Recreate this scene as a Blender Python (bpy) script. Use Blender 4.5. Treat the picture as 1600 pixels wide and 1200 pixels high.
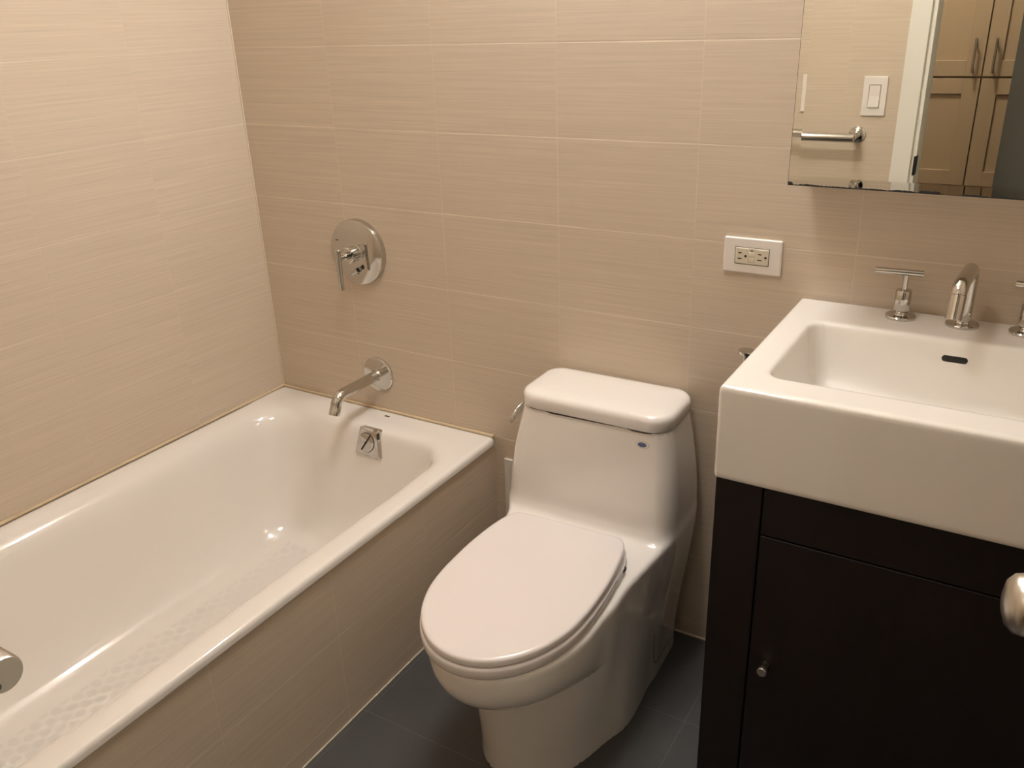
import bpy, math
import numpy as np
from mathutils import Vector, Matrix, Quaternion
C = bpy.context.scene
for o in list(bpy.data.objects): bpy.data.objects.remove(o)
V3 = Vector
# ------------------------------------------------------------ camera, world, exposure
cam_d = bpy.data.cameras.new('camera'); cam = bpy.data.objects.new('camera', cam_d)
C.collection.objects.link(cam); C.camera = cam
cam_d.sensor_fit = 'HORIZONTAL'; cam_d.sensor_width = 36.0; cam_d.lens = 30.4647; cam_d.clip_start = 0.01
RT = V3((0.85550495, 0.51670637, -0.0335531)); UP = V3((-0.17745108, 0.35344598, 0.91846995)); FW = V3((-0.48643848, 0.77980156, -0.39406489))
M = Matrix((RT, UP, -FW)).transposed().to_4x4(); M.translation = V3((1.8751, -1.6962, 1.4437))
cam.matrix_world = M
w = bpy.data.worlds.new('world'); C.world = w; w.use_nodes = True
w.node_tree.nodes['Background'].inputs[0].default_value = (0.5, 0.42, 0.34, 1)
w.node_tree.nodes['Background'].inputs[1].default_value = 0.05
C.view_settings.view_transform = 'Standard'; C.view_settings.look = 'None'; C.view_settings.gamma = 1
C.view_settings.exposure = 0.0
C.view_settings.use_curve_mapping = False
C.cycles.max_bounces = 14; C.cycles.diffuse_bounces = 8; C.cycles.glossy_bounces = 6
LAMP_COL = (1.0, 0.965, 0.94); LAMP_STR = 112.0
LAMP_Y, LAMP_Z, LAMP_X = -0.075, 2.08, (0.95, 1.065, 1.18)
CEIL_FILL, HALL_FILL = 45.0, 115.0  # strengths of the two fill domes added out of view

# ------------------------------------------------------------ materials
def mat(name, col, rough=0.5, metal=0.0, coat=0.0, spec=0.5, emis=None, es=0, noise=None):
    m = bpy.data.materials.new(name); m.use_nodes = True; nt = m.node_tree; b = nt.nodes['Principled BSDF']
    b.inputs['Base Color'].default_value = (*col, 1); b.inputs['Roughness'].default_value = rough
    b.inputs['Metallic'].default_value = metal; b.inputs['Coat Weight'].default_value = coat
    b.inputs['Coat Roughness'].default_value = 0.03; b.inputs['Specular IOR Level'].default_value = spec
    if emis: b.inputs['Emission Color'].default_value = (*emis, 1); b.inputs['Emission Strength'].default_value = es
    if noise:                                   # (scale xyz, amount): slight procedural mottling of the colour
        tc = nt.nodes.new('ShaderNodeTexCoord'); mp = nt.nodes.new('ShaderNodeMapping'); mp.inputs['Scale'].default_value = noise[0]
        nz = nt.nodes.new('ShaderNodeTexNoise'); nz.inputs['Scale'].default_value = 1; nz.inputs['Detail'].default_value = 4
        mx = nt.nodes.new('ShaderNodeMix'); mx.data_type = 'RGBA'
        nt.links.new(tc.outputs['Object'], mp.inputs[0]); nt.links.new(mp.outputs[0], nz.inputs['Vector']); nt.links.new(nz.outputs['Fac'], mx.inputs[0])
        mx.inputs[6].default_value = (*[c * (1 - noise[1]) for c in col], 1); mx.inputs[7].default_value = (*[min(1, c * (1 + noise[1])) for c in col], 1)
        nt.links.new(mx.outputs[2], b.inputs['Base Color'])
    return m

class NT:
    def __init__(s, m): s.t = m.node_tree; s.b = s.t.nodes['Principled BSDF']
    def n(s, k): return s.t.nodes.new(k)
    def l(s, a, b): s.t.links.new(a, b)
    def m(s, op, a, b=None, c=None):
        x = s.n('ShaderNodeMath'); x.operation = op
        for i, v in enumerate((a, b, c)):
            if v is None: continue
            if isinstance(v, (int, float)): x.inputs[i].default_value = v
            else: s.l(v, x.inputs[i])
        return x.outputs[0]
    def xyz(s, x, y, z):
        c = s.n('ShaderNodeCombineXYZ')
        for i, v in enumerate((x, y, z)):
            if isinstance(v, (int, float)): c.inputs[i].default_value = v
            else: s.l(v, c.inputs[i])
        return c.outputs[0]
    def noise(s, vec, scale, detail=2.0):
        x = s.n('ShaderNodeTexNoise'); x.inputs['Scale'].default_value = scale; x.inputs['Detail'].default_value = detail
        s.l(vec, x.inputs['Vector']); return x.outputs['Fac']
    def mix(s, f, a, b):
        x = s.n('ShaderNodeMix'); x.data_type = 'RGBA'
        if isinstance(f, (int, float)): x.inputs[0].default_value = f
        else: s.l(f, x.inputs[0])
        for i, v in ((6, a), (7, b)):
            if isinstance(v, tuple): x.inputs[i].default_value = (*v, 1)
            else: s.l(v, x.inputs[i])
        return x.outputs[2]

TW, TH, ROW = 0.3184, 0.1913, 1.3836
def line_mask(n, u, period, off, g):
    f = n.m('FRACT', n.m('DIVIDE', n.m('SUBTRACT', u, off), period))
    d = n.m('MULTIPLY', n.m('MINIMUM', f, n.m('SUBTRACT', 1.0, f)), period)
    x = n.n('ShaderNodeMapRange'); x.interpolation_type = 'SMOOTHSTEP'
    n.l(d, x.inputs['Value']); x.inputs['From Min'].default_value = g * 0.35; x.inputs['From Max'].default_value = g
    x.inputs['To Min'].default_value = 1; x.inputs['To Max'].default_value = 0
    return x.outputs[0]
def wall_tile(name, axis, col=(0.60, 0.51, 0.405), grout=(0.76, 0.665, 0.54), vg=0.6, hg=1.0):
    m = mat(name, col, 0.32, spec=0.35); n = NT(m)
    tc = n.n('ShaderNodeTexCoord'); sp = n.n('ShaderNodeSeparateXYZ'); n.l(tc.outputs['Object'], sp.inputs[0])
    u, z = sp.outputs[axis], sp.outputs[2]
    mu = line_mask(n, u, TW, 0.0, 0.0017); mz = line_mask(n, z, TH, ROW, 0.0019)
    iu = n.m('FLOOR', n.m('DIVIDE', u, TW)); iz = n.m('FLOOR', n.m('DIVIDE', n.m('SUBTRACT', z, ROW), TH))
    wn = n.n('ShaderNodeTexWhiteNoise'); wn.noise_dimensions = '3D'; n.l(n.xyz(iu, iz, 3.0), wn.inputs['Vector'])
    zo = n.m('ADD', z, n.m('MULTIPLY', wn.outputs['Value'], 3.0))
    fine = n.noise(n.xyz(n.m('MULTIPLY', u, 5.0), n.m('MULTIPLY', zo, 430.0), 0.0), 1.0, 2)
    mid = n.noise(n.xyz(n.m('MULTIPLY', u, 1.6), n.m('MULTIPLY', zo, 150.0), 4.0), 1.0, 3)
    st = n.m('ADD', n.m('MULTIPLY', fine, 0.55), n.m('MULTIPLY', mid, 0.45))
    r = n.n('ShaderNodeMapRange'); n.l(st, r.inputs['Value']); r.inputs['From Min'].default_value = 0.34; r.inputs['From Max'].default_value = 0.66
    dk = tuple(c * 0.91 for c in col); lt = tuple(min(1, c * 1.07) for c in col)
    c1 = n.mix(r.outputs[0], dk, lt)
    fade = n.m('MULTIPLY_ADD', n.noise(n.xyz(u, z, 1.0), 4.0, 1), 1.6, -0.25)
    gm = n.m('MAXIMUM', n.m('MULTIPLY', mu, vg), n.m('MULTIPLY', mz, hg))
    gmf = n.m('MULTIPLY', gm, n.m('MINIMUM', n.m('MAXIMUM', fade, 0.25), 1.0))
    n.l(n.mix(gmf, c1, grout), n.b.inputs['Base Color'])
    bp = n.n('ShaderNodeBump'); bp.inputs['Strength'].default_value = 0.35; bp.inputs['Distance'].default_value = 0.001
    n.l(n.m('SUBTRACT', n.m('MULTIPLY', st, 0.5), n.m('MULTIPLY', gm, 0.8)), bp.inputs['Height']); n.l(bp.outputs[0], n.b.inputs['Normal'])
    return m
TILE_X = wall_tile('wall_tile_back', 0); TILE_Y = wall_tile('wall_tile_side', 1, vg=0.15, hg=0.65); TILE_F = wall_tile('wall_tile_front', 0, vg=0.15, hg=0.5); TILE_A = wall_tile('wall_tile_apron', 1, vg=0.6, hg=1.1)

def floor_mat():
    col = (0.070, 0.068, 0.068); m = mat('slate_floor_tile', col, 0.42, spec=0.4); n = NT(m)
    tc = n.n('ShaderNodeTexCoord'); sp = n.n('ShaderNodeSeparateXYZ'); n.l(tc.outputs['Object'], sp.inputs[0])
    mx = line_mask(n, sp.outputs[0], 0.636, 1.405, 0.0014); my = line_mask(n, sp.outputs[1], 0.318, -0.278, 0.0014)
    nz = n.noise(tc.outputs['Object'], 5.0, 5); nf = n.noise(tc.outputs['Object'], 60.0, 3)
    c1 = n.mix(n.m('ADD', n.m('MULTIPLY', nz, 0.7), n.m('MULTIPLY', nf, 0.3)), tuple(c * 0.7 for c in col), tuple(c * 1.35 for c in col))
    n.l(n.mix(n.m('MULTIPLY', n.m('MAXIMUM', mx, my), 0.5), c1, (0.17, 0.155, 0.13)), n.b.inputs['Base Color'])
    bp = n.n('ShaderNodeBump'); bp.inputs['Strength'].default_value = 0.15; bp.inputs['Distance'].default_value = 0.001
    n.l(nf, bp.inputs['Height']); n.l(bp.outputs[0], n.b.inputs['Normal'])
    return m
FLOOR = floor_mat()

def tub_mat():
    col = (0.80, 0.765, 0.72); m = mat('tub_enamel', col, 0.10, coat=0.6); n = NT(m)
    tc = n.n('ShaderNodeTexCoord'); sp = n.n('ShaderNodeSeparateXYZ'); n.l(tc.outputs['Object'], sp.inputs[0])
    x, y, z = sp.outputs
    px, py = 0.032, 0.049
    def lat(ox, oy):
        a = n.m('SUBTRACT', n.m('FRACT', n.m('DIVIDE', n.m('SUBTRACT', x, ox), px)), 0.5)
        b = n.m('SUBTRACT', n.m('FRACT', n.m('DIVIDE', n.m('SUBTRACT', y, oy), py)), 0.5)
        a = n.m('MULTIPLY', a, px); b = n.m('MULTIPLY', b, py)
        return n.m('SQRT', n.m('ADD', n.m('MULTIPLY', a, a), n.m('MULTIPLY', b, b)))
    d = n.m('MINIMUM', lat(0.239 - px / 2, -1.039 - py / 2), lat(0.255 - px / 2, -1.0145 - py / 2))
    dot = n.m('LESS_THAN', d, 0.0112)
    for c in (n.m('GREATER_THAN', x, 0.226), n.m('LESS_THAN', x, 0.555), n.m('LESS_THAN', z, 0.13), n.m('GREATER_THAN', y, -1.22), n.m('LESS_THAN', y, -0.27)):
        dot = n.m('MULTIPLY', dot, c)
    n.l(n.mix(dot, col, tuple(c * 0.86 for c in col)), n.b.inputs['Base Color'])
    n.l(n.m('MULTIPLY_ADD', dot, 0.5, 0.10), n.b.inputs['Roughness']); n.l(n.m('MULTIPLY_ADD', dot, -0.6, 0.6), n.b.inputs['Coat Weight'])
    return m
TUB = tub_mat()
CERAM = mat('glazed_ceramic', (0.80, 0.765, 0.725), 0.09, coat=0.5, noise=((3, 3, 3), 0.01))
SINKC = mat('sink_ceramic', (0.82, 0.79, 0.745), 0.12, coat=0.4, noise=((3, 3, 3), 0.01))
SEATM = mat('seat_plastic', (0.765, 0.715, 0.695), 0.22, noise=((3, 3, 3), 0.01))
GAP = mat('dark_gap', (0.05, 0.035, 0.025), 0.8, noise=((30, 30, 30), 0.1))
CHROME = mat('chrome', (0.60, 0.58, 0.545), 0.07, 1.0, noise=((20, 20, 20), 0.03))
NICKEL = mat('satin_nickel', (0.60, 0.56, 0.50), 0.30, 1.0, noise=((40, 40, 40), 0.05))
BRUSHED = mat('brushed_steel', (0.62, 0.59, 0.54), 0.26, 1.0, noise=((8, 200, 200), 0.06))
ESPRESSO = mat('espresso_wood', (0.011, 0.0065, 0.006), 0.42, spec=0.35, noise=((30, 30, 3), 0.3))
PLASTIC = mat('white_plastic', (0.78, 0.735, 0.69), 0.3, noise=((5, 5, 5), 0.01))
IVORY = mat('ivory_plastic', (0.66, 0.60, 0.48), 0.35, noise=((5, 5, 5), 0.01))
BLACK = mat('black_slot', (0.012, 0.010, 0.009), 0.6, noise=((40, 40, 40), 0.2))
PAINT = mat('white_paint', (0.76, 0.745, 0.68), 0.4, noise=((4, 4, 4), 0.02))
CEIL = mat('ceiling_paint', (0.80, 0.77, 0.70), 0.8, noise=((3, 3, 3), 0.02))
GREYWALL = mat('grey_hall_paint', (0.105, 0.10, 0.085), 0.7, noise=((3, 3, 3), 0.04))
MAPLE = mat('maple_veneer', (0.47, 0.345, 0.23), 0.4, noise=((12, 12, 1.2), 0.08))
HALLFL = mat('hall_wood_floor', (0.22, 0.13, 0.07), 0.35, noise=((3, 30, 3), 0.2))
CAULK = mat('aged_caulk', (0.60, 0.48, 0.32), 0.6, noise=((14, 14, 14), 0.25))
CAULKW = mat('pale_caulk', (0.66, 0.58, 0.46), 0.6, noise=((14, 14, 14), 0.12))
MIRROR = mat('mirror_glass', (0.90, 0.90, 0.84), 0.0, 1.0, noise=((2, 2, 2), 0.005))
BLUE = mat('blue_print', (0.10, 0.13, 0.27), 0.4, noise=((300, 300, 300), 0.5))
CREAM = mat('badge_cream', (0.50, 0.45, 0.36), 0.4, noise=((50, 50, 50), 0.05))
GLOBE = mat('lit_frosted_glass', (0.9, 0.85, 0.8), 0.5, emis=LAMP_COL, es=LAMP_STR)

# ------------------------------------------------------------ object helpers
def tag(o, label, cat, group=None):
    o['label'] = label; o['category'] = cat
    if group: o['group'] = group
    return o
def thing(name, label, cat, loc=(0, 0, 0), rz=0.0, group=None):
    o = bpy.data.objects.new(name, None); C.collection.objects.link(o); o.empty_display_size = 0.05
    o.location = loc; o.rotation_euler = (0, 0, rz); return tag(o, label, cat, group)
class MB:
    def __init__(s): s.v = []; s.f = []; s.nrm = None
    def add(s, vs, fs):
        b = len(s.v); s.v += [tuple(float(c) for c in v) for v in vs]; s.f += [tuple(b + i for i in f) for f in fs]; return s
    def box(s, x0, x1, y0, y1, z0, z1):
        x0, x1 = sorted((x0, x1)); y0, y1 = sorted((y0, y1)); z0, z1 = sorted((z0, z1))
        return s.add([(x, y, z) for z in (z0, z1) for y in (y0, y1) for x in (x0, x1)],
                     [(0, 2, 3, 1), (4, 5, 7, 6), (0, 1, 5, 4), (2, 6, 7, 3), (0, 4, 6, 2), (1, 3, 7, 5)])
    def loft(s, rings, cap=(True, True)):
        n = len(rings[0]); vs = [p for r in rings for p in r]; fs = []
        for k in range(len(rings) - 1):
            for i in range(n):
                j = (i + 1) % n; fs.append((k * n + i, k * n + j, (k + 1) * n + j, (k + 1) * n + i))
        if cap[0]: fs.append(tuple(range(n))[::-1])
        if cap[1]: fs.append(tuple((len(rings) - 1) * n + i for i in range(n)))
        return s.add(vs, fs)
    def lathe(s, c, axis, prof, n=40):          # prof: (radius, distance along axis)
        ax = V3(axis).normalized(); q = V3((0, 0, 1)).rotation_difference(ax); c = V3(c)
        return s.loft([[c + q @ V3((r * math.cos(2 * math.pi * i / n), r * math.sin(2 * math.pi * i / n), h)) for i in range(n)] for r, h in prof])
    def tube(s, pts, r, n=24, closed_caps=True):
        pts = [V3(p) for p in pts]; rs = r if isinstance(r, (list, tuple)) else [r] * len(pts); rings = []
        t0 = (pts[1] - pts[0]).normalized(); nrm = t0.orthogonal().normalized()
        for i, p in enumerate(pts):
            t = (pts[min(i + 1, len(pts) - 1)] - pts[max(i - 1, 0)]).normalized()
            nrm = (nrm - t * nrm.dot(t)).normalized(); b = t.cross(nrm)
            rings.append([p + (nrm * math.cos(a) + b * math.sin(a)) * rs[i] for a in [2 * math.pi * k / n for k in range(n)]])
        return s.loft(rings)
    def obj(s, name, m, parent=None, bevel=0, seg=3, local=False, smooth=True, flat_angle=35):
        me = bpy.data.meshes.new(name); vs = s.v
        if parent is not None and not local:
            inv = (Matrix.Translation(parent_world(parent)) @ Matrix.Rotation(parent_rot(parent), 4, 'Z')).inverted()
            vs = [tuple(inv @ V3(v)) for v in vs]
        me.from_pydata(vs, [], s.f); me.validate(); me.update()
        o = bpy.data.objects.new(name, me); C.collection.objects.link(o); me.materials.append(m)
        if parent is not None: o.parent = parent
        if s.nrm is not None:
            me.shade_smooth(); me.normals_split_custom_set_from_vertices(s.nrm)
        else:
            import bmesh
            bm = bmesh.new(); bm.from_mesh(me); bmesh.ops.recalc_face_normals(bm, faces=bm.faces); bm.to_mesh(me); bm.free()
            if smooth: me.shade_smooth(); me.set_sharp_from_angle(angle=math.radians(flat_angle))
            if bevel:
                bv = o.modifiers.new('bevel', 'BEVEL'); bv.width = bevel; bv.segments = seg; bv.limit_method = 'ANGLE'; bv.angle_limit = math.radians(30); bv.harden_normals = True
        return o
def parent_world(p):
    v = V3((0, 0, 0))
    while p is not None: v = v + p.location if p.parent is None else v; p = p.parent
    return v
def parent_rot(p):
    while p.parent is not None: p = p.parent
    return p.rotation_euler.z
def struct(o): o['kind'] = 'structure'; return o

# ---- implicit surfaces meshed with surface nets, for poured and moulded shapes
def rbox2(x, y, hx, hy, r):
    qx = np.abs(x) - hx + r; qy = np.abs(y) - hy + r
    return np.sqrt(np.maximum(qx, 0) ** 2 + np.maximum(qy, 0) ** 2) + np.minimum(np.maximum(qx, qy), 0) - r
def ell2(x, y, a, b):
    k1 = np.sqrt((x / a) ** 2 + (y / b) ** 2) + 1e-9; k2 = np.sqrt((x / a ** 2) ** 2 + (y / b ** 2) ** 2) + 1e-9
    return k1 * (k1 - 1) / k2
def smin(a, b, k):
    h = np.maximum(k - np.abs(a - b), 0) / k; return np.minimum(a, b) - h * h * h * k / 6
def smax(a, b, k): return -smin(-a, -b, k)
def sstep(x, a, b):
    t = np.clip((x - a) / (b - a), 0, 1); return t * t * (3 - 2 * t)
def sdf_mesh(f, lo, hi, h):
    lo = np.array(lo, float); n = np.ceil((np.array(hi) - lo) / h).astype(int) + 1
    ax = [lo[i] + h * np.arange(n[i]) for i in range(3)]
    X, Y, Z = np.meshgrid(*ax, indexing='ij'); F = f(X, Y, Z); S = F < 0
    cn = n - 1; acc = np.zeros((*cn, 3)); cnt = np.zeros(cn)
    G = np.stack([X, Y, Z], -1)
    for a in range(3):
        b, c = [i for i in range(3) if i != a]
        for db in (0, 1):
            for dc in (0, 1):
                s0 = [None] * 3; s1 = [None] * 3
                s0[a] = slice(0, cn[a]); s1[a] = slice(1, n[a])
                s0[b] = s1[b] = slice(db, db + cn[b]); s0[c] = s1[c] = slice(dc, dc + cn[c])
                s0, s1 = tuple(s0), tuple(s1)
                cr = S[s0] != S[s1]; d = F[s0] - F[s1]; t = np.where(cr, F[s0] / np.where(cr, d, 1), 0)
                p = G[s0] + (G[s1] - G[s0]) * t[..., None]
                acc += np.where(cr[..., None], p, 0); cnt += cr
    act = cnt > 0; idx = -np.ones(cn, int); idx[act] = np.arange(act.sum())
    P = acc[act] / cnt[act][:, None]
    faces = []
    for a in range(3):
        b, c = (a + 1) % 3, (a + 2) % 3
        s0 = [slice(None)] * 3; s1 = [slice(None)] * 3
        s0[a] = slice(0, n[a] - 1); s1[a] = slice(1, n[a])
        for k in (b, c): s0[k] = s1[k] = slice(1, n[k] - 1)
        A, B = S[tuple(s0)], S[tuple(s1)]
        I = np.argwhere(A != B); inside = A[A != B]
        base = I.copy(); base[:, b] += 1; base[:, c] += 1
        def cell(ob, oc):
            q = base.copy(); q[:, b] -= ob; q[:, c] -= oc; return idx[q[:, 0], q[:, 1], q[:, 2]]
        q = np.stack([cell(1, 1), cell(0, 1), cell(0, 0), cell(1, 0)], 1)
        q[~inside] = q[~inside][:, ::-1]; faces.append(q)
    Q = np.concatenate(faces)
    def grad(P, e=h * 0.15):
        g = np.zeros_like(P)
        for i in range(3):
            d = np.zeros(3); d[i] = e
            g[:, i] = (f(*(P + d).T) - f(*(P - d).T)) / (2 * e)
        return g
    for _ in range(4):
        g = grad(P); v = f(*P.T); st = g * (v / np.maximum((g ** 2).sum(1), 1e-6))[:, None]
        L = np.linalg.norm(st, axis=1, keepdims=True); P = P - st * np.minimum(1, 0.5 * h / np.maximum(L, 1e-9))
    g = grad(P, h * 0.3); N = g / np.maximum(np.linalg.norm(g, axis=1, keepdims=True), 1e-9)
    mb = MB(); mb.v = [tuple(map(float, p)) for p in P]; mb.f = [tuple(map(int, q)) for q in Q]; mb.nrm = [tuple(map(float, x)) for x in N]
    return mb

# ------------------------------------------------------------ the room
RX, FY, CZ = 2.28, -1.58, 2.42          # right wall, front wall, ceiling
DX0, DX1, DZ = 1.492, 2.16, 2.05         # doorway
HY = -2.62
DISC = lambda x, y, z, r: MB().lathe((x, y, z), (0, 0, -1), [(r, 0), (r, 0.012), (r * 0.9, 0.03), (r * 0.5, 0.042), (0.0, 0.045)], 40)
struct(MB().box(-0.1, RX + 0.1, 0, 0.1, 0, CZ).obj('wall_back', TILE_X))
struct(MB().box(-0.1, 0, FY, 0, 0, CZ).obj('wall_left', TILE_Y))
struct(MB().box(RX, RX + 0.1, FY, 0, 0, CZ).obj('wall_right', TILE_Y))
struct(MB().box(-0.1, DX0, FY - 0.12, FY, 0, CZ).box(DX1, RX + 0.9, FY - 0.12, FY, 0, CZ).box(DX0, DX1, FY - 0.12, FY, DZ, CZ).obj('wall_front', TILE_F))
struct(MB().box(-0.1, RX + 0.1, FY - 0.12, 0.1, -0.1, 0).obj('floor', FLOOR))
struct(MB().box(-0.1, RX + 0.9, HY - 0.5, 0.1, CZ, CZ + 0.1).obj('ceiling', CEIL))
struct(MB().box(-0.1, RX + 0.9, HY - 0.5, FY - 0.12, -0.1, 0).obj('floor_hall', HALLFL))
struct(MB().box(0.60, 0.70, HY, FY - 0.12, 0, CZ).obj('wall_hall_left', GREYWALL))
struct(MB().box(1.704, RX + 0.9, -2.30, -2.24, 0, CZ).obj('wall_hall', GREYWALL))
struct(MB().box(RX + 0.8, RX + 0.9, -2.24, FY - 0.12, 0, CZ).obj('wall_hall_right', GREYWALL))
struct(MB().box(0.70, 1.70, HY - 0.5, HY - 0.45, 0, CZ).obj('wall_hall_back', GREYWALL))
# tiled apron wall in front of the tub
struct(MB().box(0.742, 0.757, FY, 0, 0, 0.402).obj('wall_apron', TILE_A))
# door casing, jambs, stop, strike
t = thing('door_frame', 'white painted frame of the doorway seen in the mirror', 'door frame', (DX0, FY, 0))
MB().box(DX0 - 0.052, DX0 + 0.004, FY, FY + 0.014, 0, DZ).obj('casing', PAINT, t, bevel=0.002)
MB().box(DX1 - 0.004, DX1 + 0.052, FY, FY + 0.014, 0, DZ).obj('casing', PAINT, t, bevel=0.002)
MB().box(DX0 - 0.052, DX1 + 0.052, FY, FY + 0.014, DZ, DZ + 0.056).obj('casing', PAINT, t, bevel=0.002)
MB().box(DX0, DX0 + 0.018, FY - 0.12, FY, 0, DZ).obj('jamb', PAINT, t)
MB().box(DX1 - 0.018, DX1, FY - 0.12, FY, 0, DZ).obj('jamb', PAINT, t)
MB().box(DX0 + 0.012, DX0 + 0.0195, FY - 0.034, FY + 0.003, 0.925, 0.985).obj('strike_plate', BLACK, t, bevel=0.002)['label'] = 'dark strike plate'
t['kind'] = 'structure'; t.name = 'trim_1'
# caulk beads round the tub and up the corner
cb = MB(); zr = 0.4263
cb.tube([(0.003, y, zr + 0.001) for y in np.linspace(FY, -0.002, 40)], 0.0042, 8)
cb.tube([(x, -0.003, zr + 0.001) for x in np.linspace(0.002, 0.757, 40)], 0.0042, 8)
struct(cb.obj('trim_2', CAULK))
struct(MB().tube([(0.0015, -0.0015, z) for z in np.linspace(zr, CZ, 12)], 0.0020, 8).obj('trim_3', CAULKW))
struct(MB().box(0.762, RX, -0.004, 0, 0, 0.004).box(0.757, 0.7595, FY, 0, 0, 0.003).obj('trim_4', CAULKW))

# ------------------------------------------------------------ bathtub
def f_tub(x, y, z):
    o = smax(rbox2(x - 0.3818, y + 0.7755, 0.3808, 0.7745, 0.016), np.abs(z - 0.2232) - 0.2031, 0.018)
    o = np.maximum(o, -np.maximum(0.736 - x, z - 0.4035))
    t = np.clip((0.4263 - z) / 0.35, 0, 1.2)
    hx = 0.306 - 0.079 * t ** 1.3; yb = -0.108 - 0.10 * t ** 1.2; yf = -1.46 + 0.22 * t
    r = np.where(x < 0.385, 0.15, 0.105) * 1.0
    cut = rbox2(x - 0.384, y - (yb + yf) / 2, hx, (yb - yf) / 2, 0.115 + 0.03 * t) * 0.93
    cut = smax(cut, 0.078 - z, 0.16)
    return smax(o, -cut, 0.050 + 0.06 * sstep(-x, -0.45, -0.15))
tub = thing('bathtub', 'white enamelled bathtub built in along the left wall with a tiled front', 'bathtub', (0.381, -0.775, 0))
sdf_mesh(f_tub, (-0.006, -1.556, 0.012), (0.770, 0.006, 0.432), 0.0085).obj('tub_shell', TUB, tub)
# material coordinates of the shell must stay in room coordinates for the non-slip spots
sh = tub.children[0]; 
for v in sh.data.vertices: v.co += V3((0.381, -0.775, 0))
sh.location = (-0.381, 0.775, 0)
sh.data.update()
MB().box(0.418, 0.434, -0.036, -0.030, 0.4262, 0.4268).obj('maker_mark', BLACK, tub)['label'] = 'small dark maker mark'
# overflow plate on the end slope
ax_, az_ = 0.428, 0.384
ys = np.linspace(-0.05, -0.25, 4001); fv_ = f_tub(np.full(4001, ax_), ys, np.full(4001, az_)); iy = int(np.argmax(fv_ > 0)); oy_ = float(ys[iy])
gf = lambda a, b, c: float(f_tub(np.array([a]), np.array([b]), np.array([c]))[0])
ov = MB(); oc = V3((ax_, oy_, az_)); on = V3((0, gf(ax_, oy_ + 1e-3, az_) - gf(ax_, oy_ - 1e-3, az_), gf(ax_, oy_, az_ + 1e-3) - gf(ax_, oy_, az_ - 1e-3))).normalized(); ou = V3((1, 0, 0)); ow = ou.cross(on) * -1
if ow.z < 0: ow = -ow
def quad_ring(wt, wb, ht, d, r=0.006):
    pts = []; cs = [(-wb, -ht), (wb, -ht), (wt, ht), (-wt, ht)]
    for k, (a, b) in enumerate(cs):
        for q in range(5):
            an = math.radians(180 + 90 * k + 90 * q / 4)
            sx = 1 if a > 0 else -1; sy = 1 if b > 0 else -1
            pts.append(oc + ou * (a - sx * r + r * math.cos(an)) + ow * (b - sy * r + r * math.sin(an)) + on * d)
    return pts
o_th = ov.loft([quad_ring(0.036, 0.047, 0.040, -0.02), quad_ring(0.034, 0.045, 0.040, 0.004), quad_ring(0.028, 0.039, 0.034, 0.009, 0.005)]).obj('overflow_plate', CHROME, tub)
o_th['label'] = 'chrome overflow plate'
dc = oc + on * 0.009 + ou * (-0.004)
MB().lathe(dc, on, [(0.0275, -0.002), (0.0275, 0.0006)]).obj('dial_groove', GAP, o_th)
MB().lathe(dc, on, [(0.026, -0.002), (0.026, 0.0025), (0.024, 0.0035)]).obj('dial', CHROME, o_th)
a = math.radians(58); dd = ou * math.cos(a) + ow * math.sin(a); de = ou * -math.sin(a) + ow * math.cos(a)
rg = lambda h, L, W: [dc + on * h + dd * (L * sx) + de * (W * sy) for sx, sy in ((-1, -1), (1, -1), (1, 1), (-1, 1))]
MB().loft([rg(0.002, 0.026, 0.0022), rg(0.0045, 0.026, 0.0022)]).obj('slot', GAP, o_th)
MB().lathe(dc + on * 0.003, on, [(0.003, 0), (0.003, 0.003)], 16).obj('screw', BLACK, o_th)

# ------------------------------------------------------------ tub spout
def arc(p0, d0, d1, R, n=10):           # bend from direction d0 to d1 starting at p0
    d0 = V3(d0).normalized(); d1 = V3(d1).normalized(); ang = d0.angle(d1); axn = d0.cross(d1).normalized(); nn = axn.cross(d0)
    return [V3(p0) + d0 * (R * math.sin(ang * i / n)) + nn * (R * (1 - math.cos(ang * i / n))) for i in range(n + 1)]
sp = thing('tub_spout', 'chrome bent tub spout on a round flange above the tub end', 'faucet spout', (0.383, 0, 0.533))
MB().lathe((0.383, 0, 0.533), (0, -1, 0), [(0.050, 0), (0.050, 0.004), (0.047, 0.0075), (0.017, 0.012), (0.015, 0.015), (0.0148, 0.02)], 56).obj('flange', CHROME, sp)
bend = arc((0.383, -0.150, 0.533), (0, -1, 0), (0, -0.45, -1), 0.032)
MB().tube([(0.383, -0.012, 0.533), (0.383, -0.08, 0.533)] + bend, 0.0145, 32).obj('spout_arm', CHROME, sp)
e = bend[-1]; ed = V3((0, -0.45, -1)).normalized()
MB().tube([e, e + ed * 0.014, e + ed * 0.015, e + ed * 0.030], [0.0145, 0.0145, 0.0149, 0.0149], 32).obj('spout_tip', CHROME, sp)
MB().lathe(e + ed * 0.0302, ed, [(0.012, -0.001), (0.012, 0.0003)]).obj('outlet', BLACK, sp)

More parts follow.
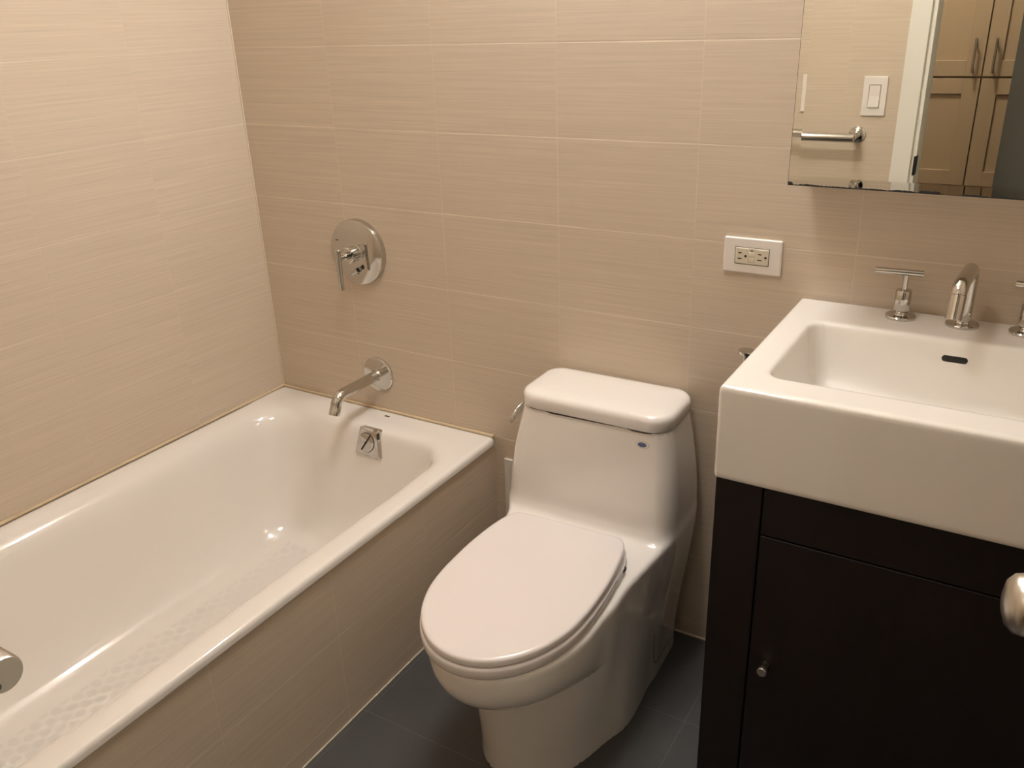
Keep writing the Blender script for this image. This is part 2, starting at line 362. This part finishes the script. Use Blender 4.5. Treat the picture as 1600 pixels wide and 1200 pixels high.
# ------------------------------------------------------------ shower valve
vc = V3((0.361, 0, 0.879))
vt = thing('shower_valve', 'round chrome shower control with a bar lever on the back wall', 'shower control', vc)
MB().lathe(vc, (0, -1, 0), [(0.087, 0), (0.087, 0.013), (0.0855, 0.0165), (0.082, 0.0185), (0.0, 0.0192)], 72).obj('escutcheon', CHROME, vt)
MB().lathe(vc, (0, -1, 0), [(0.023, 0.017), (0.023, 0.021), (0.0215, 0.022), (0.021, 0.050), (0.018, 0.053), (0.0, 0.053)], 40).obj('hub', CHROME, vt)
MB().lathe(vc, (0, -1, 0), [(0.008, 0.05), (0.008, 0.057), (0.010, 0.059), (0.010, 0.063), (0.0065, 0.066), (0.006, 0.086)], 24).obj('stem', CHROME, vt)
MB().tube([vc + V3((0.003, -0.088, 0.024)), vc + V3((0.003, -0.088, 0.0235)), vc + V3((0.003, -0.088, -0.080)), vc + V3((0.003, -0.088, -0.0805))], [0.0068, 0.0072, 0.0072, 0.0068], 24).obj('lever', CHROME, vt)
dv = vc + V3((0.004, 0, -0.048))
MB().lathe(dv, (0, -1, 0), [(0.010, 0.017), (0.009, 0.022), (0.0055, 0.021), (0.0055, 0.029)], 24).obj('diverter_stem', CHROME, vt)
MB().tube([dv + V3((-0.012, -0.030, -0.006)), dv + V3((0.009, -0.030, 0.006))], [0.0055, 0.0065], 20).obj('diverter_lever', CHROME, vt)
MB().box(vc.x - 0.064, vc.x - 0.056, -0.0196, -0.0186, vc.z + 0.028, vc.z + 0.030).obj('maker_mark', BLACK, vt)

# ------------------------------------------------------------ toilet (local frame: u across, y = -v out of the wall)
TO = thing('toilet', 'white one-piece toilet with closed lid between tub and sink', 'toilet', (1.118, -0.004, 0), math.radians(2.5))
TC, TS = math.cos(math.radians(2.0)), math.sin(math.radians(2.0))      # the tank sits square to the wall
def f_toilet(u, y, z):
    v = -y
    hb = 0.163 - 0.02 * sstep(v, 0.30, 0.50)
    col = smin(rbox2(u, v - 0.21, hb, 0.190, 0.05), ell2(u, v - 0.33, 0.150, 0.268), 0.07)
    hr = 0.191 - 0.027 * sstep(v, 0.16, 0.46) - 0.035 * sstep(v, 0.42, 0.56)
    rim = smin(rbox2(u, v - 0.255, hr, 0.235, 0.05), ell2(u, v - 0.495, 0.164, 0.2445), 0.05)
    tf = np.where(z < 0.250, 0.0, np.sqrt(np.clip(1 - (np.clip(0.347 - z, 0, 0.097) / 0.097) ** 2, 0, 1)))
    ts = sstep(z, 0.02, 0.37)
    wf = sstep(v, 0.42, 0.66); t = ts * (1 - wf) + tf * wf
    d = (col * (1 - t) + rim * t) * 0.9
    d = smax(d, z - 0.382, 0.020)
    a = 0.205 - 0.0258 * np.clip((z - 0.43) / 0.19, 0, 1) ** 1.7 - 0.045 * sstep(-z, -0.43, -0.02); zz = np.clip((0.62 - z) / 0.22, 0, 1); fv = 0.171 + 0.034 * zz
    ur = u * TC + v * TS; vr = -u * TS + v * TC
    tk = rbox2(ur, vr - fv / 2 - 0.001, a, fv / 2, 0.042)
    tk = smax(tk, z - 0.6265, 0.004); tk = smax(tk, -z, 0.01)
    d = smin(d, tk, 0.055)
    return smax(smax(d, -z - 0.003, 0.002), -v + 0.0, 0.01)
sdf_mesh(f_toilet, (-0.235, -0.76, -0.012), (0.235, 0.012, 0.636), 0.0068).obj('toilet_body', CERAM, TO, local=True)
def rrect(hx, v0, v1, r, z, n=8, r2=None):  # rounded rectangle ring, r = front corners, r2 = back corners
    out = []; r2 = r if r2 is None else r2
    for cx, cv, rr, a0 in ((hx, v0, r2, 0), (-hx, v0, r2, 90), (-hx, v1, r, 180), (hx, v1, r, 270)):
        sx = 1 if cx > 0 else -1; sv = 1 if cv == v1 else -1
        for q in range(n + 1):
            an = math.radians(a0 + 90 * q / n)
            out.append((cx - sx * rr + rr * math.cos(an), -(cv - sv * rr) + rr * math.sin(an), z))
    return out
def lidring(off, z): return [(x * TC + y * TS, -x * TS + y * TC, z) for x, y, z in rrect(0.181 - off, 0.002 + off * 0.5, 0.177 - off, max(0.006, 0.050 - off), z, r2=max(0.006, 0.045 - off))]
MB().loft([lidring(0.003, 0.6285), lidring(0.0, 0.6305), lidring(0.0, 0.6505), lidring(0.0012, 0.6555), lidring(0.0042, 0.6603), lidring(0.009, 0.6635), lidring(0.017, 0.6653), lidring(0.04, 0.6665), lidring(0.085, 0.667)]).obj('tank_lid', CERAM, TO, local=True, flat_angle=60)
MB().loft([lidring(0.0060, 0.618), lidring(0.0060, 0.6295)]).obj('lid_gap', GAP, TO, local=True)
HP = [(0, .272), (.06, .272), (.108, .273), (.124, .277), (.134, .288), (.142, .308), (.149, .338), (.155, .38), (.159, .43), (.160, .48), (.159, .53), (.153, .58), (.142, .62), (.124, .66), (.098, .695), (.066, .722), (.033, .7365), (0, .741)]
def crom(P, k=4):
    out = []; n = len(P)
    for i in range(n):
        p0, p1, p2, p3 = [np.array(P[(i + d) % n]) for d in (-1, 0, 1, 2)]
        for q in range(k):
            t = q / k; out.append(0.5 * (2 * p1 + (p2 - p0) * t + (2 * p0 - 5 * p1 + 4 * p2 - p3) * t * t + (3 * p1 - p0 - 3 * p2 + p3) * t ** 3))
    return np.array(out)
EGG = crom([(u, -v) for u, v in HP[::-1]] + [(-u, -v) for u, v in HP[1:-1]])
EN = np.roll(EGG, -1, 0) - np.roll(EGG, 1, 0); EN = np.stack([EN[:, 1], -EN[:, 0]], 1); EN /= np.linalg.norm(EN, axis=1, keepdims=True)
if (EN * (EGG - EGG.mean(0))).sum() < 0: EN = -EN
def egg(off, z, lat=0.0):
    if off > 0.03:
        c = np.array([0.0, -0.49]); k = 1 - off / 0.16; P = c + (EGG - c) * k
    else: P = EGG - EN * off
    return [(p[0] + lat, p[1], z) for p in P]
L = -0.008
MB().loft([egg(0.004, 0.3805, lat=L), egg(-0.001, 0.3825, lat=L), egg(-0.003, 0.387, lat=L), egg(-0.0035, 0.400, lat=L), egg(-0.002, 0.4045, lat=L), egg(0.003, 0.4062, lat=L)]).obj('seat', SEATM, TO, local=True, flat_angle=60)
MB().loft([egg(0.006, 0.405, lat=L), egg(0.006, 0.4105, lat=L)]).obj('seat_gap', GAP, TO, local=True)
MB().loft([egg(0.003, 0.4085, lat=L), egg(0.0, 0.410, lat=L), egg(0.0, 0.4185, lat=L), egg(0.0012, 0.4215, lat=L), egg(0.004, 0.4234, lat=L), egg(0.010, 0.4242, lat=L), egg(0.06, 0.4250, lat=L), egg(0.11, 0.4255, lat=L)]).obj('seat_lid', SEATM, TO, local=True, flat_angle=60)
for s in (-1, 1):
    pl = [(0.09, 0.280), (0.122, 0.280), (0.136, 0.287), (0.1465, 0.305), (0.1555, 0.340), (0.1600, 0.385), (0.150, 0.42), (0.09, 0.42)]
    pl = [(L + s * (a_), -b_) for a_, b_ in pl]
    hg = MB().loft([[(a_, b_, z) for a_, b_ in pl] for z in (0.380, 0.4005)]).obj('seat_hinge', SEATM, TO, local=True, bevel=0.002)
    MB().box(L + s * 0.150, L + s * 0.1575, -0.347, -0.333, 0.3905, 0.3975).obj('hinge_slot', GAP, hg, local=True)
# groove round the side access cover near the foot, laid onto the ceramic
def side_u(v, z):
    us = np.linspace(0.10, 0.24, 2801); g = f_toilet(us, np.full(2801, -v), np.full(2801, z)); return float(us[int(np.argmax(g > 0))])
cpts = [(0.215, 0.150), (0.208, 0.110), (0.200, 0.075), (0.193, 0.052), (0.183, 0.042), (0.168, 0.041), (0.13, 0.041), (0.09, 0.041), (0.055, 0.041)]
MB().tube([(side_u(v, z) - 0.0004, -v, z) for v, z in cpts], 0.0011, 8).obj('side_cover_groove', GAP, TO, local=True)
# badge on the tank front
def front_pt(u, z, d=0.0):
    zz = (0.62 - z) / 0.22; return (u * TC - (0.172 + 0.034 * zz + d) * TS, -(0.172 + 0.034 * zz) * TC - d - u * TS, z)
def ellring(cu, cz, a, b, d, n=32):
    return [front_pt(cu + a * math.cos(2 * math.pi * i / n), cz + b * math.sin(2 * math.pi * i / n), d) for i in range(n)]
bu, bz = 0.126, 0.599
bg = MB().loft([ellring(bu, bz, 0.0165, 0.0075, 0.0002), ellring(bu, bz, 0.0165, 0.0075, 0.0008)]).obj('badge', CREAM, TO, local=True); bg['label'] = 'small oval cream badge with blue centre'
MB().loft([ellring(bu, bz, 0.0155, 0.0067, 0.0006), ellring(bu, bz, 0.0155, 0.0067, 0.0010)]).obj('badge_field', CERAM, bg, local=True)
MB().loft([ellring(bu, bz, 0.0100, 0.0050, 0.0009), ellring(bu, bz, 0.0100, 0.0050, 0.0014)]).obj('badge_centre', BLUE, bg, local=True)
# flush lever on the left side of the tank
fl = MB(); fl.lathe((-0.172, -0.085, 0.603), (-1, 0, 0), [(0.012, 0), (0.012, 0.012), (0.008, 0.015), (0.007, 0.020)], 24)
lp = fl.obj('lever_pivot', CHROME, TO, local=True)
pts = [(-0.190, -0.070, 0.605), (-0.195, -0.088, 0.604), (-0.200, -0.108, 0.600), (-0.206, -0.132, 0.590), (-0.210, -0.152, 0.580)]
rings = []
for i, p in enumerate(pts):
    hw = [0.007, 0.009, 0.012, 0.013, 0.009][i]; th_ = 0.004
    rings.append([(p[0] + math.cos(a_) * th_, p[1] + 0.3 * math.sin(a_) * hw, p[2] + math.sin(a_) * hw) for a_ in [2 * math.pi * k / 16 for k in range(16)]])
MB().loft(rings).obj('flush_lever', CHROME, TO, local=True, flat_angle=60)

# ------------------------------------------------------------ wall plate behind the toilet
wp = thing('access_plate', 'pale wall plate low on the back wall between tub and toilet', 'wall plate', (0.846, 0, 0.27))
MB().box(0.787, 0.905, -0.006, 0, 0.185, 0.371).obj('plate', PLASTIC, wp, bevel=0.002)
MB().box(0.805, 0.887, -0.0066, -0.005, 0.205, 0.352).obj('groove', IVORY, wp)
MB().box(0.8065, 0.8855, -0.0072, -0.005, 0.2065, 0.3505).obj('inner_panel', PLASTIC, wp, bevel=0.001)

# ------------------------------------------------------------ electrical outlet
ox, oz = 1.3975, 0.979
ot = thing('electrical_outlet', 'white wall plate with two ivory sockets on the back wall near the sink', 'outlet', (ox, 0, oz))
MB().box(ox - 0.0585, ox + 0.0585, -0.0075, 0, oz - 0.036, oz + 0.036).obj('plate', PLASTIC, ot, bevel=0.0035, seg=4)
MB().box(ox - 0.0345, ox + 0.0345, -0.0079, -0.006, oz - 0.0175, oz + 0.0175).obj('opening_gap', GAP, ot)
dev = MB().box(ox - 0.0335, ox + 0.0335, -0.0090, -0.006, oz - 0.0165, oz + 0.0165).obj('device', IVORY, ot, bevel=0.001)
for cxx in (-0.0185, 0.0215):
    f = MB().box(ox + cxx - 0.0135, ox + cxx + 0.0118, -0.0096, -0.008, oz - 0.0155, oz + 0.0155).obj('socket', IVORY, ot, bevel=0.0008)
    for zz, wd in ((0.0058, 0.0034), (-0.0058, 0.0041)):
        MB().box(ox + cxx - 0.0055 - wd, ox + cxx - 0.0055 + wd, -0.00985, -0.0092, oz + zz - 0.0011, oz + zz + 0.0011).obj('slot', BLACK, f)
    MB().lathe((ox + cxx + 0.0062, -0.0092, oz), (0, -1, 0), [(0.0024, 0), (0.0024, 0.0007)], 16).obj('ground_hole', BLACK, f)
for zz in (0.0042, -0.0062): MB().box(ox - 0.0060, ox + 0.0052, -0.0102, -0.008, oz + zz - 0.0042, oz + zz + 0.0042).obj('button', IVORY, ot, bevel=0.0008)
MB().box(ox - 0.003, ox + 0.0025, -0.0094, -0.008, oz + 0.0105, oz + 0.0125).obj('indicator', BLACK, ot)

# ------------------------------------------------------------ sink and vanity
SX0, SX1, SYF, SZ0, SZ1 = 1.500, 2.082, -0.497, 0.745, 0.908
sc_ = (SX0 + SX1) / 2
def f_sink(x, y, z):
    o = rbox2(x - sc_, y - (SYF - 0.003) / 2, (SX1 - SX0) / 2, (-0.003 - SYF) / 2, 0.008)
    o = smax(o, np.abs(z - (SZ0 + SZ1) / 2) - (SZ1 - SZ0) / 2, 0.016)
    t = np.clip((SZ1 - z) / 0.11, 0, 1.2)
    yb = -0.138 - 0.030 * t; yf = -0.425 + 0.012 * t; hx = 0.236 - 0.020 * t
    cut = rbox2(x - sc_, y - (yb + yf) / 2, hx, (yb - yf) / 2, 0.026) * 0.95
    cut = smax(cut, (0.800 - 0.012 * sstep(-np.abs(x - sc_), -0.2, 0)) - z, 0.05)
    d = smax(o, -cut, 0.014)
    return d
sk = thing('sink', 'white rectangular ceramic sink on the dark vanity cabinet', 'sink', (sc_, -0.25, SZ0))
sdf_mesh(f_sink, (SX0 - 0.006, SYF - 0.006, SZ0 - 0.006), (SX1 + 0.006, 0.004, SZ1 + 0.006), 0.0052).obj('basin', SINKC, sk)
# overflow slot on the back slope of the basin
sl = MB(); zc = 0.877; yc = -0.1455
def stad(L_, R_, y, n=10, dz=0.0):
    r = []
    for sgn, a0 in ((1, -90), (-1, 90)):
        for q in range(n + 1):
            an = math.radians(a0 + 180 * q / n); zz_ = R_ * math.sin(an)
            r.append((sc_ + 0.004 + sgn * L_ + R_ * math.cos(an), y + zz_ * 0.27, zc + dz + zz_))
    return r
sl.loft([stad(0.015, 0.0052, yc + 0.004), stad(0.015, 0.0052, yc - 0.0012)]).obj('overflow_slot', BLACK, sk)
MB().lathe((sc_, -0.29, 0.786), (0, 0, 1), [(0.022, 0), (0.022, 0.004), (0.018, 0.006)], 32).obj('drain', CHROME, sk)

cabt = thing('vanity_cabinet', 'dark espresso wood vanity cabinet under the white sink', 'cabinet', (sc_, -0.24, 0))
CF = -0.478
b = MB().box(SX0 + 0.002, SX1 - 0.002, CF + 0.024, -0.006, 0.0, SZ0 - 0.001); b.obj('carcass', ESPRESSO, cabt, bevel=0.001)
MB().box(SX0, SX0 + 0.076, CF, CF + 0.023, 0, SZ0 - 0.002).obj('stile', ESPRESSO, cabt, bevel=0.0015)
MB().box(SX1 - 0.076, SX1, CF, CF + 0.023, 0, SZ0 - 0.002).obj('stile', ESPRESSO, cabt, bevel=0.0015)
MB().box(SX0 + 0.0785, SX1 - 0.0785, CF + 0.002, CF + 0.023, 0.651, SZ0 - 0.002).obj('top_rail', ESPRESSO, cabt, bevel=0.0015)
dr = MB().box(SX0 + 0.0785, SX1 - 0.0785, CF + 0.002, CF + 0.023, 0.08, 0.648).obj('door', ESPRESSO, cabt, bevel=0.0015)
MB().lathe((1.608, CF + 0.002, 0.397), (0, -1, 0), [(0.0065, 0), (0.0065, 0.012), (0.0085, 0.016), (0.0085, 0.024), (0.0078, 0.025)], 28).obj('knob', NICKEL, dr)

# ------------------------------------------------------------ faucet: spout and two handles, each separately mounted on the deck
DK = SZ1
fs = thing('sink_spout', 'chrome bent sink spout between the two faucet handles', 'faucet spout', (1.792, -0.052, DK))
MB().lathe((1.792, -0.052, DK - 0.0005), (0, 0, 1), [(0.0275, 0), (0.0275, 0.0045), (0.026, 0.006), (0.014, 0.007), (0.0125, 0.010), (0.0118, 0.012)], 48).obj('base', CHROME, fs)
sd = V3((-0.05, -1, 0)).normalized(); sdn = (sd + V3((0, 0, -2.6))).normalized()
b1 = arc((1.792, -0.052, 0.994), (0, 0, 1), sd, 0.019)
b2 = arc(b1[-1] + sd * 0.088, sd, sdn, 0.022)
MB().tube([(1.792, -0.052, DK + 0.008), (1.792, -0.052, 0.95)] + b1 + b2, 0.0125, 32).obj('spout_arm', CHROME, fs)
MB().tube([b2[-1], b2[-1] + sdn * 0.040], 0.0128, 32).obj('spout_tip', CHROME, fs)
def handle(x, s, label):
    h = thing('faucet_handle', label, 'faucet handle', (x, -0.052, DK), 0, 'chrome handles of the sink faucet')
    MB().lathe((x, -0.052, DK - 0.0005), (0, 0, 1), [(0.0262, 0), (0.0262, 0.0045), (0.025, 0.006), (0.013, 0.0065), (0.0105, 0.010), (0.0105, 0.014)], 48).obj('base', CHROME, h)
    MB().lathe((x, -0.052, DK + 0.012), (0, 0, 1), [(0.0125, 0), (0.0138, 0.003), (0.0138, 0.038), (0.0125, 0.040), (0.006, 0.0402)], 36).obj('hub', CHROME, h)
    MB().lathe((x, -0.052, DK + 0.05), (0, 0, 1), [(0.0048, 0), (0.0048, 0.030)], 20).obj('stem', CHROME, h)
    MB().tube([(x - s * 0.052, -0.056, 0.9925), (x + s * 0.028, -0.050, 0.9925)], 0.0058, 24).obj('lever', CHROME, h)
handle(1.690, 1, 'chrome bar-lever faucet handle left of the sink spout')
handle(1.890, -1, 'chrome bar-lever faucet handle cut off by the right edge of the photo')

# ------------------------------------------------------------ mirrored cabinet
MX0, MX1, MZ0, MZ1, MY = 1.483, 2.10, 1.146, 1.93, -0.12
mc = thing('mirror_cabinet', 'wall mirror cabinet with tarnished lower edge above the sink', 'mirror', ((MX0 + MX1) / 2, 0, MZ0))
MB().box(MX0 + 0.004, MX1 - 0.004, MY + 0.006, 0, MZ0 + 0.004, MZ1 - 0.004).obj('cabinet_box', BRUSHED, mc)
bw, bd = 0.016, 0.0012
def mr(o, y): return [(MX0 + o, y, MZ0 + o), (MX1 - o, y, MZ0 + o), (MX1 - o, y, MZ1 - o), (MX0 + o, y, MZ1 - o)]
MB().loft([mr(0, MY + 0.006), mr(0, MY + bd), mr(bw, MY)]).obj('mirror_pane', MIRROR, mc, smooth=False)
rng = np.random.default_rng(5)
te = MB(); xs = np.linspace(MX0, MX1, 260); hgt = np.zeros(260)
for i in range(260):
    hgt[i] = 0.0008 + 0.0016 * abs(math.sin(xs[i] * 61) * math.sin(xs[i] * 23 + 1)) + 0.0010 * rng.random()
    if xs[i] < MX0 + 0.008: hgt[i] += 0.004
    if abs(xs[i] - 1.714) < 0.016: hgt[i] += 0.0028
    if 1.735 < xs[i] < 1.76: hgt[i] *= 0.25
top = [(xs[i], MY + bd - 0.0003 - bd * hgt[i] / bw, MZ0 + hgt[i]) for i in range(260)]; bot = [(xs[i], MY + bd - 0.0003, MZ0 - 0.0004) for i in range(260)]
te.add(bot + top, [(i, i + 1, 261 + i, 260 + i) for i in range(259)])
eo = te.obj('tarnished_edge', BLACK, mc); eo['label'] = 'chipped black edge of the silvering'
sm = eo.modifiers.new('thick', 'SOLIDIFY'); sm.thickness = 0.0004
MB().box(MX0 - 0.0006, MX0, MY + bd, MY + 0.006, MZ0, MZ1).obj('side_edge', BLACK, mc)

# ------------------------------------------------------------ front wall fittings, seen in the mirror
swx, swz = 1.364, 1.163
def switch(x, z, label):
    st = thing('light_switch', label, 'light switch', (x, FY, z), 0)
    MB().box(x - 0.036, x + 0.036, FY, FY + 0.0075, z - 0.0595, z + 0.0595).obj('plate', PLASTIC, st, bevel=0.003)
    MB().box(x - 0.0175, x + 0.0175, FY + 0.006, FY + 0.0078, z - 0.0345, z + 0.0345).obj('rocker_gap', GAP, st)
    r = MB().add([(x + a, FY + y, z + c) for c, y0 in ((-0.033, 0.0125), (0.0, 0.0085), (0.033, 0.0105)) for a, y in ((-0.016, 0.006), (0.016, 0.006), (0.016, y0), (-0.016, y0))],
                 [(0, 1, 5, 4), (4, 5, 9, 8), (3, 7, 6, 2), (7, 11, 10, 6), (0, 4, 7, 3), (4, 8, 11, 7), (1, 2, 6, 5), (5, 6, 10, 9), (0, 3, 2, 1), (8, 9, 10, 11)])
    r.obj('rocker', PLASTIC, st, smooth=False)
switch(swx, swz, 'white rocker light switch reflected in the mirror above the towel bar')
switch(0.934, swz, 'white switch plate showing as a thin strip at the left edge of the mirror')
hk = thing('wall_hook', 'small chrome hook glinting in the bottom edge of the mirror', 'hook', (1.33, FY, 0.65))
MB().lathe((1.33, FY, 0.65), (0, 1, 0), [(0.022, 0), (0.022, 0.004), (0.010, 0.008), (0.009, 0.03), (0.015, 0.036), (0.015, 0.044), (0.0, 0.046)], 32).obj('hook_knob', CHROME, hk)
BY, BZ = FY + 0.093, 1.045
tb = thing('towel_bar', 'steel towel bar on the wall by the doorway, its end poking in at lower left', 'towel bar', (1.33, FY, BZ))
for px_ in (1.326, 0.72):
    MB().lathe((px_, FY, BZ), (0, 1, 0), [(0.0262, 0), (0.0262, 0.004), (0.022, 0.008), (0.012, 0.011), (0.0115, 0.088)], 36).obj('post', CHROME, tb)
MB().tube([(0.705, BY, BZ), (0.706, BY, BZ), (1.332, BY, BZ), (1.334, BY, BZ)], [0.0125, 0.0135, 0.0135, 0.0125], 32).obj('bar', BRUSHED, tb)

# ------------------------------------------------------------ door, open into the room at the right, knob in frame
hx_, hy_ = 2.108, FY + 0.012; fx_, fy_ = 1.972, -0.858
dd_ = V3((fx_ - hx_, fy_ - hy_, 0)); DL = dd_.length; dd_.normalize(); dn = V3((-dd_.y, dd_.x, 0))     # dn points to -x
dt = thing('door_1', 'white door opened into the room, only its knob in view', 'door', (hx_, hy_, 0)); dt['kind'] = 'structure'
def dbox(a0, a1, n0, n1, z0, z1):
    P = [V3((hx_, hy_, 0)) + dd_ * a + dn * n_ + V3((0, 0, z)) for z in (z0, z1) for n_ in (n0, n1) for a in (a0, a1)]
    return MB().add(P, [(0, 2, 3, 1), (4, 5, 7, 6), (0, 1, 5, 4), (2, 6, 7, 3), (0, 4, 6, 2), (1, 3, 7, 5)])
dbox(0, DL, -0.035, 0.0, 0.012, 2.03).obj('door_slab', PAINT, dt, bevel=0.0015)
del dt['category']; del dt['label']
kb = V3((hx_, hy_, 0)) + dd_ * (DL - 0.062) + V3((0, 0, 0.945))
ko = MB().lathe(kb, dn, [(0.031, 0), (0.031, 0.004), (0.027, 0.008), (0.012, 0.011), (0.0105, 0.033), (0.013, 0.039), (0.022, 0.045), (0.0272, 0.054), (0.0280, 0.061), (0.0265, 0.068), (0.021, 0.0735), (0.012, 0.0765), (0.0, 0.0772)], 48).obj('door_knob', NICKEL, dt)

# ------------------------------------------------------------ hall closet seen through the doorway in the mirror
cl = thing('closet', 'tan maple wall of shaker cabinet doors reflected in the mirror', 'closet', (1.40, HY, 0))
CY = HY; X0, XM, X1 = 1.20, 1.580, 1.995
MB().box(0.70, 1.698, CY - 0.42, CY - 0.022, 0, CZ - 0.02).obj('carcass', MAPLE, cl)
def shaker(x0, x1, z0, z1, handle_z=None, hside=1):
    g = 0.0025; fw = 0.062
    d = MB().box(x0 + g, x0 + fw, CY - 0.02, CY, z0 + g, z1 - g).box(x1 - fw, x1 - g, CY - 0.02, CY, z0 + g, z1 - g).box(x0 + fw, x1 - fw, CY - 0.02, CY, z0 + g, z0 + fw).box(x0 + fw, x1 - fw, CY - 0.02, CY, z1 - fw, z1 - g).obj('door', MAPLE, cl, bevel=0.001)
    MB().box(x0 + fw, x1 - fw, CY - 0.018, CY - 0.009, z0 + fw, z1 - fw).obj('panel', MAPLE, d)
    if handle_z:
        hx = (x1 - 0.036) if hside > 0 else (x0 + 0.036)
        MB().tube([(hx, CY - 0.002, handle_z - 0.05), (hx, CY + 0.028, handle_z - 0.05)], 0.004, 12).tube([(hx, CY - 0.002, handle_z + 0.05), (hx, CY + 0.028, handle_z + 0.05)], 0.004, 12).tube([(hx, CY + 0.028, handle_z - 0.065), (hx, CY + 0.028, handle_z + 0.065)], 0.005, 12).obj('handle', NICKEL, d)
for x0, x1, hs in ((XM - 0.385, XM, 1), (XM, 1.9, -1)):
    if x1 > 1.7: x1 = XM + 0.385
    shaker(x0, x1, 1.145, 2.30, 1.225, hs); shaker(x0, x1, 0.715, 1.142); shaker(x0, x1, 0.10, 0.690)

# ------------------------------------------------------------ toilet brush between toilet and vanity
br = thing('toilet_brush', 'thin chrome handle with a disc cap standing on the floor beside the sink', 'toilet brush', (1.412, -0.045, 0))
MB().lathe((1.412, -0.045, 0.0), (0, 0, 1), [(0.024, 0), (0.025, 0.003), (0.025, 0.30), (0.023, 0.305), (0.006, 0.31)], 32).obj('canister', BRUSHED, br)
MB().lathe((1.412, -0.045, 0.305), (0, 0, 1), [(0.0058, 0), (0.0058, 0.480)], 20).obj('handle', CHROME, br)
MB().lathe((1.412, -0.045, 0.783), (0, 0, 1), [(0.008, 0), (0.0155, 0.004), (0.0165, 0.008), (0.0160, 0.011), (0.0, 0.0125)], 32).obj('cap', CHROME, br)

# ------------------------------------------------------------ lamp: three frosted globes on a bar, on the back wall above the frame
lt = thing('wall_lamp', 'chrome bar lamp with three lit globes high on the back wall', 'lamp', (LAMP_X[1], 0, LAMP_Z))
MB().box(LAMP_X[0] - 0.08, LAMP_X[2] + 0.08, -0.03, 0, LAMP_Z - 0.02, LAMP_Z + 0.06).obj('backplate', CHROME, lt, bevel=0.004)
for x in LAMP_X:
    MB().tube([(x, -0.028, LAMP_Z + 0.03), (x, LAMP_Y, LAMP_Z + 0.055), (x, LAMP_Y, LAMP_Z + 0.03)], 0.01, 16).obj('arm', CHROME, lt)
    MB().lathe((x, LAMP_Y, LAMP_Z - 0.05), (0, 0, 1), [(0.05 * math.sin(math.pi * k / 20) + 1e-5, 0.05 - 0.05 * math.cos(math.pi * k / 20)) for k in range(21)], 32).obj('globe', GLOBE, lt)

cm = mat('fill_dome_glow', (0.9, 0.88, 0.84), 0.5, emis=LAMP_COL, es=CEIL_FILL); hm = mat('hall_fill_dome_glow', (0.9, 0.88, 0.8), 0.5, emis=(1.0, 0.93, 0.78), es=HALL_FILL)
c1 = thing('added_fill_lamp', 'unseen fill dome added on the bathroom ceiling', 'lamp', (1.2, -0.85, CZ))  # soft fill added to lift the darker faces, not a known fixture
MB().lathe((1.2, -0.85, CZ), (0, 0, -1), [(0.13, 0), (0.13, 0.012), (0.12, 0.014)], 40).obj('rim', CHROME, c1); DISC(1.2, -0.85, CZ - 0.013, 0.115).obj('dome', cm, c1)
c2 = thing('added_fill_lamp', 'unseen fill dome added on the hallway ceiling to light the closet', 'lamp', (1.22, -2.08, CZ))  # unseen dome added to brighten the closet reflected in the mirror
MB().lathe((1.22, -2.08, CZ), (0, 0, -1), [(0.13, 0), (0.13, 0.012), (0.12, 0.014)], 40).obj('rim', CHROME, c2); DISC(1.22, -2.08, CZ - 0.013, 0.115).obj('dome', hm, c2)
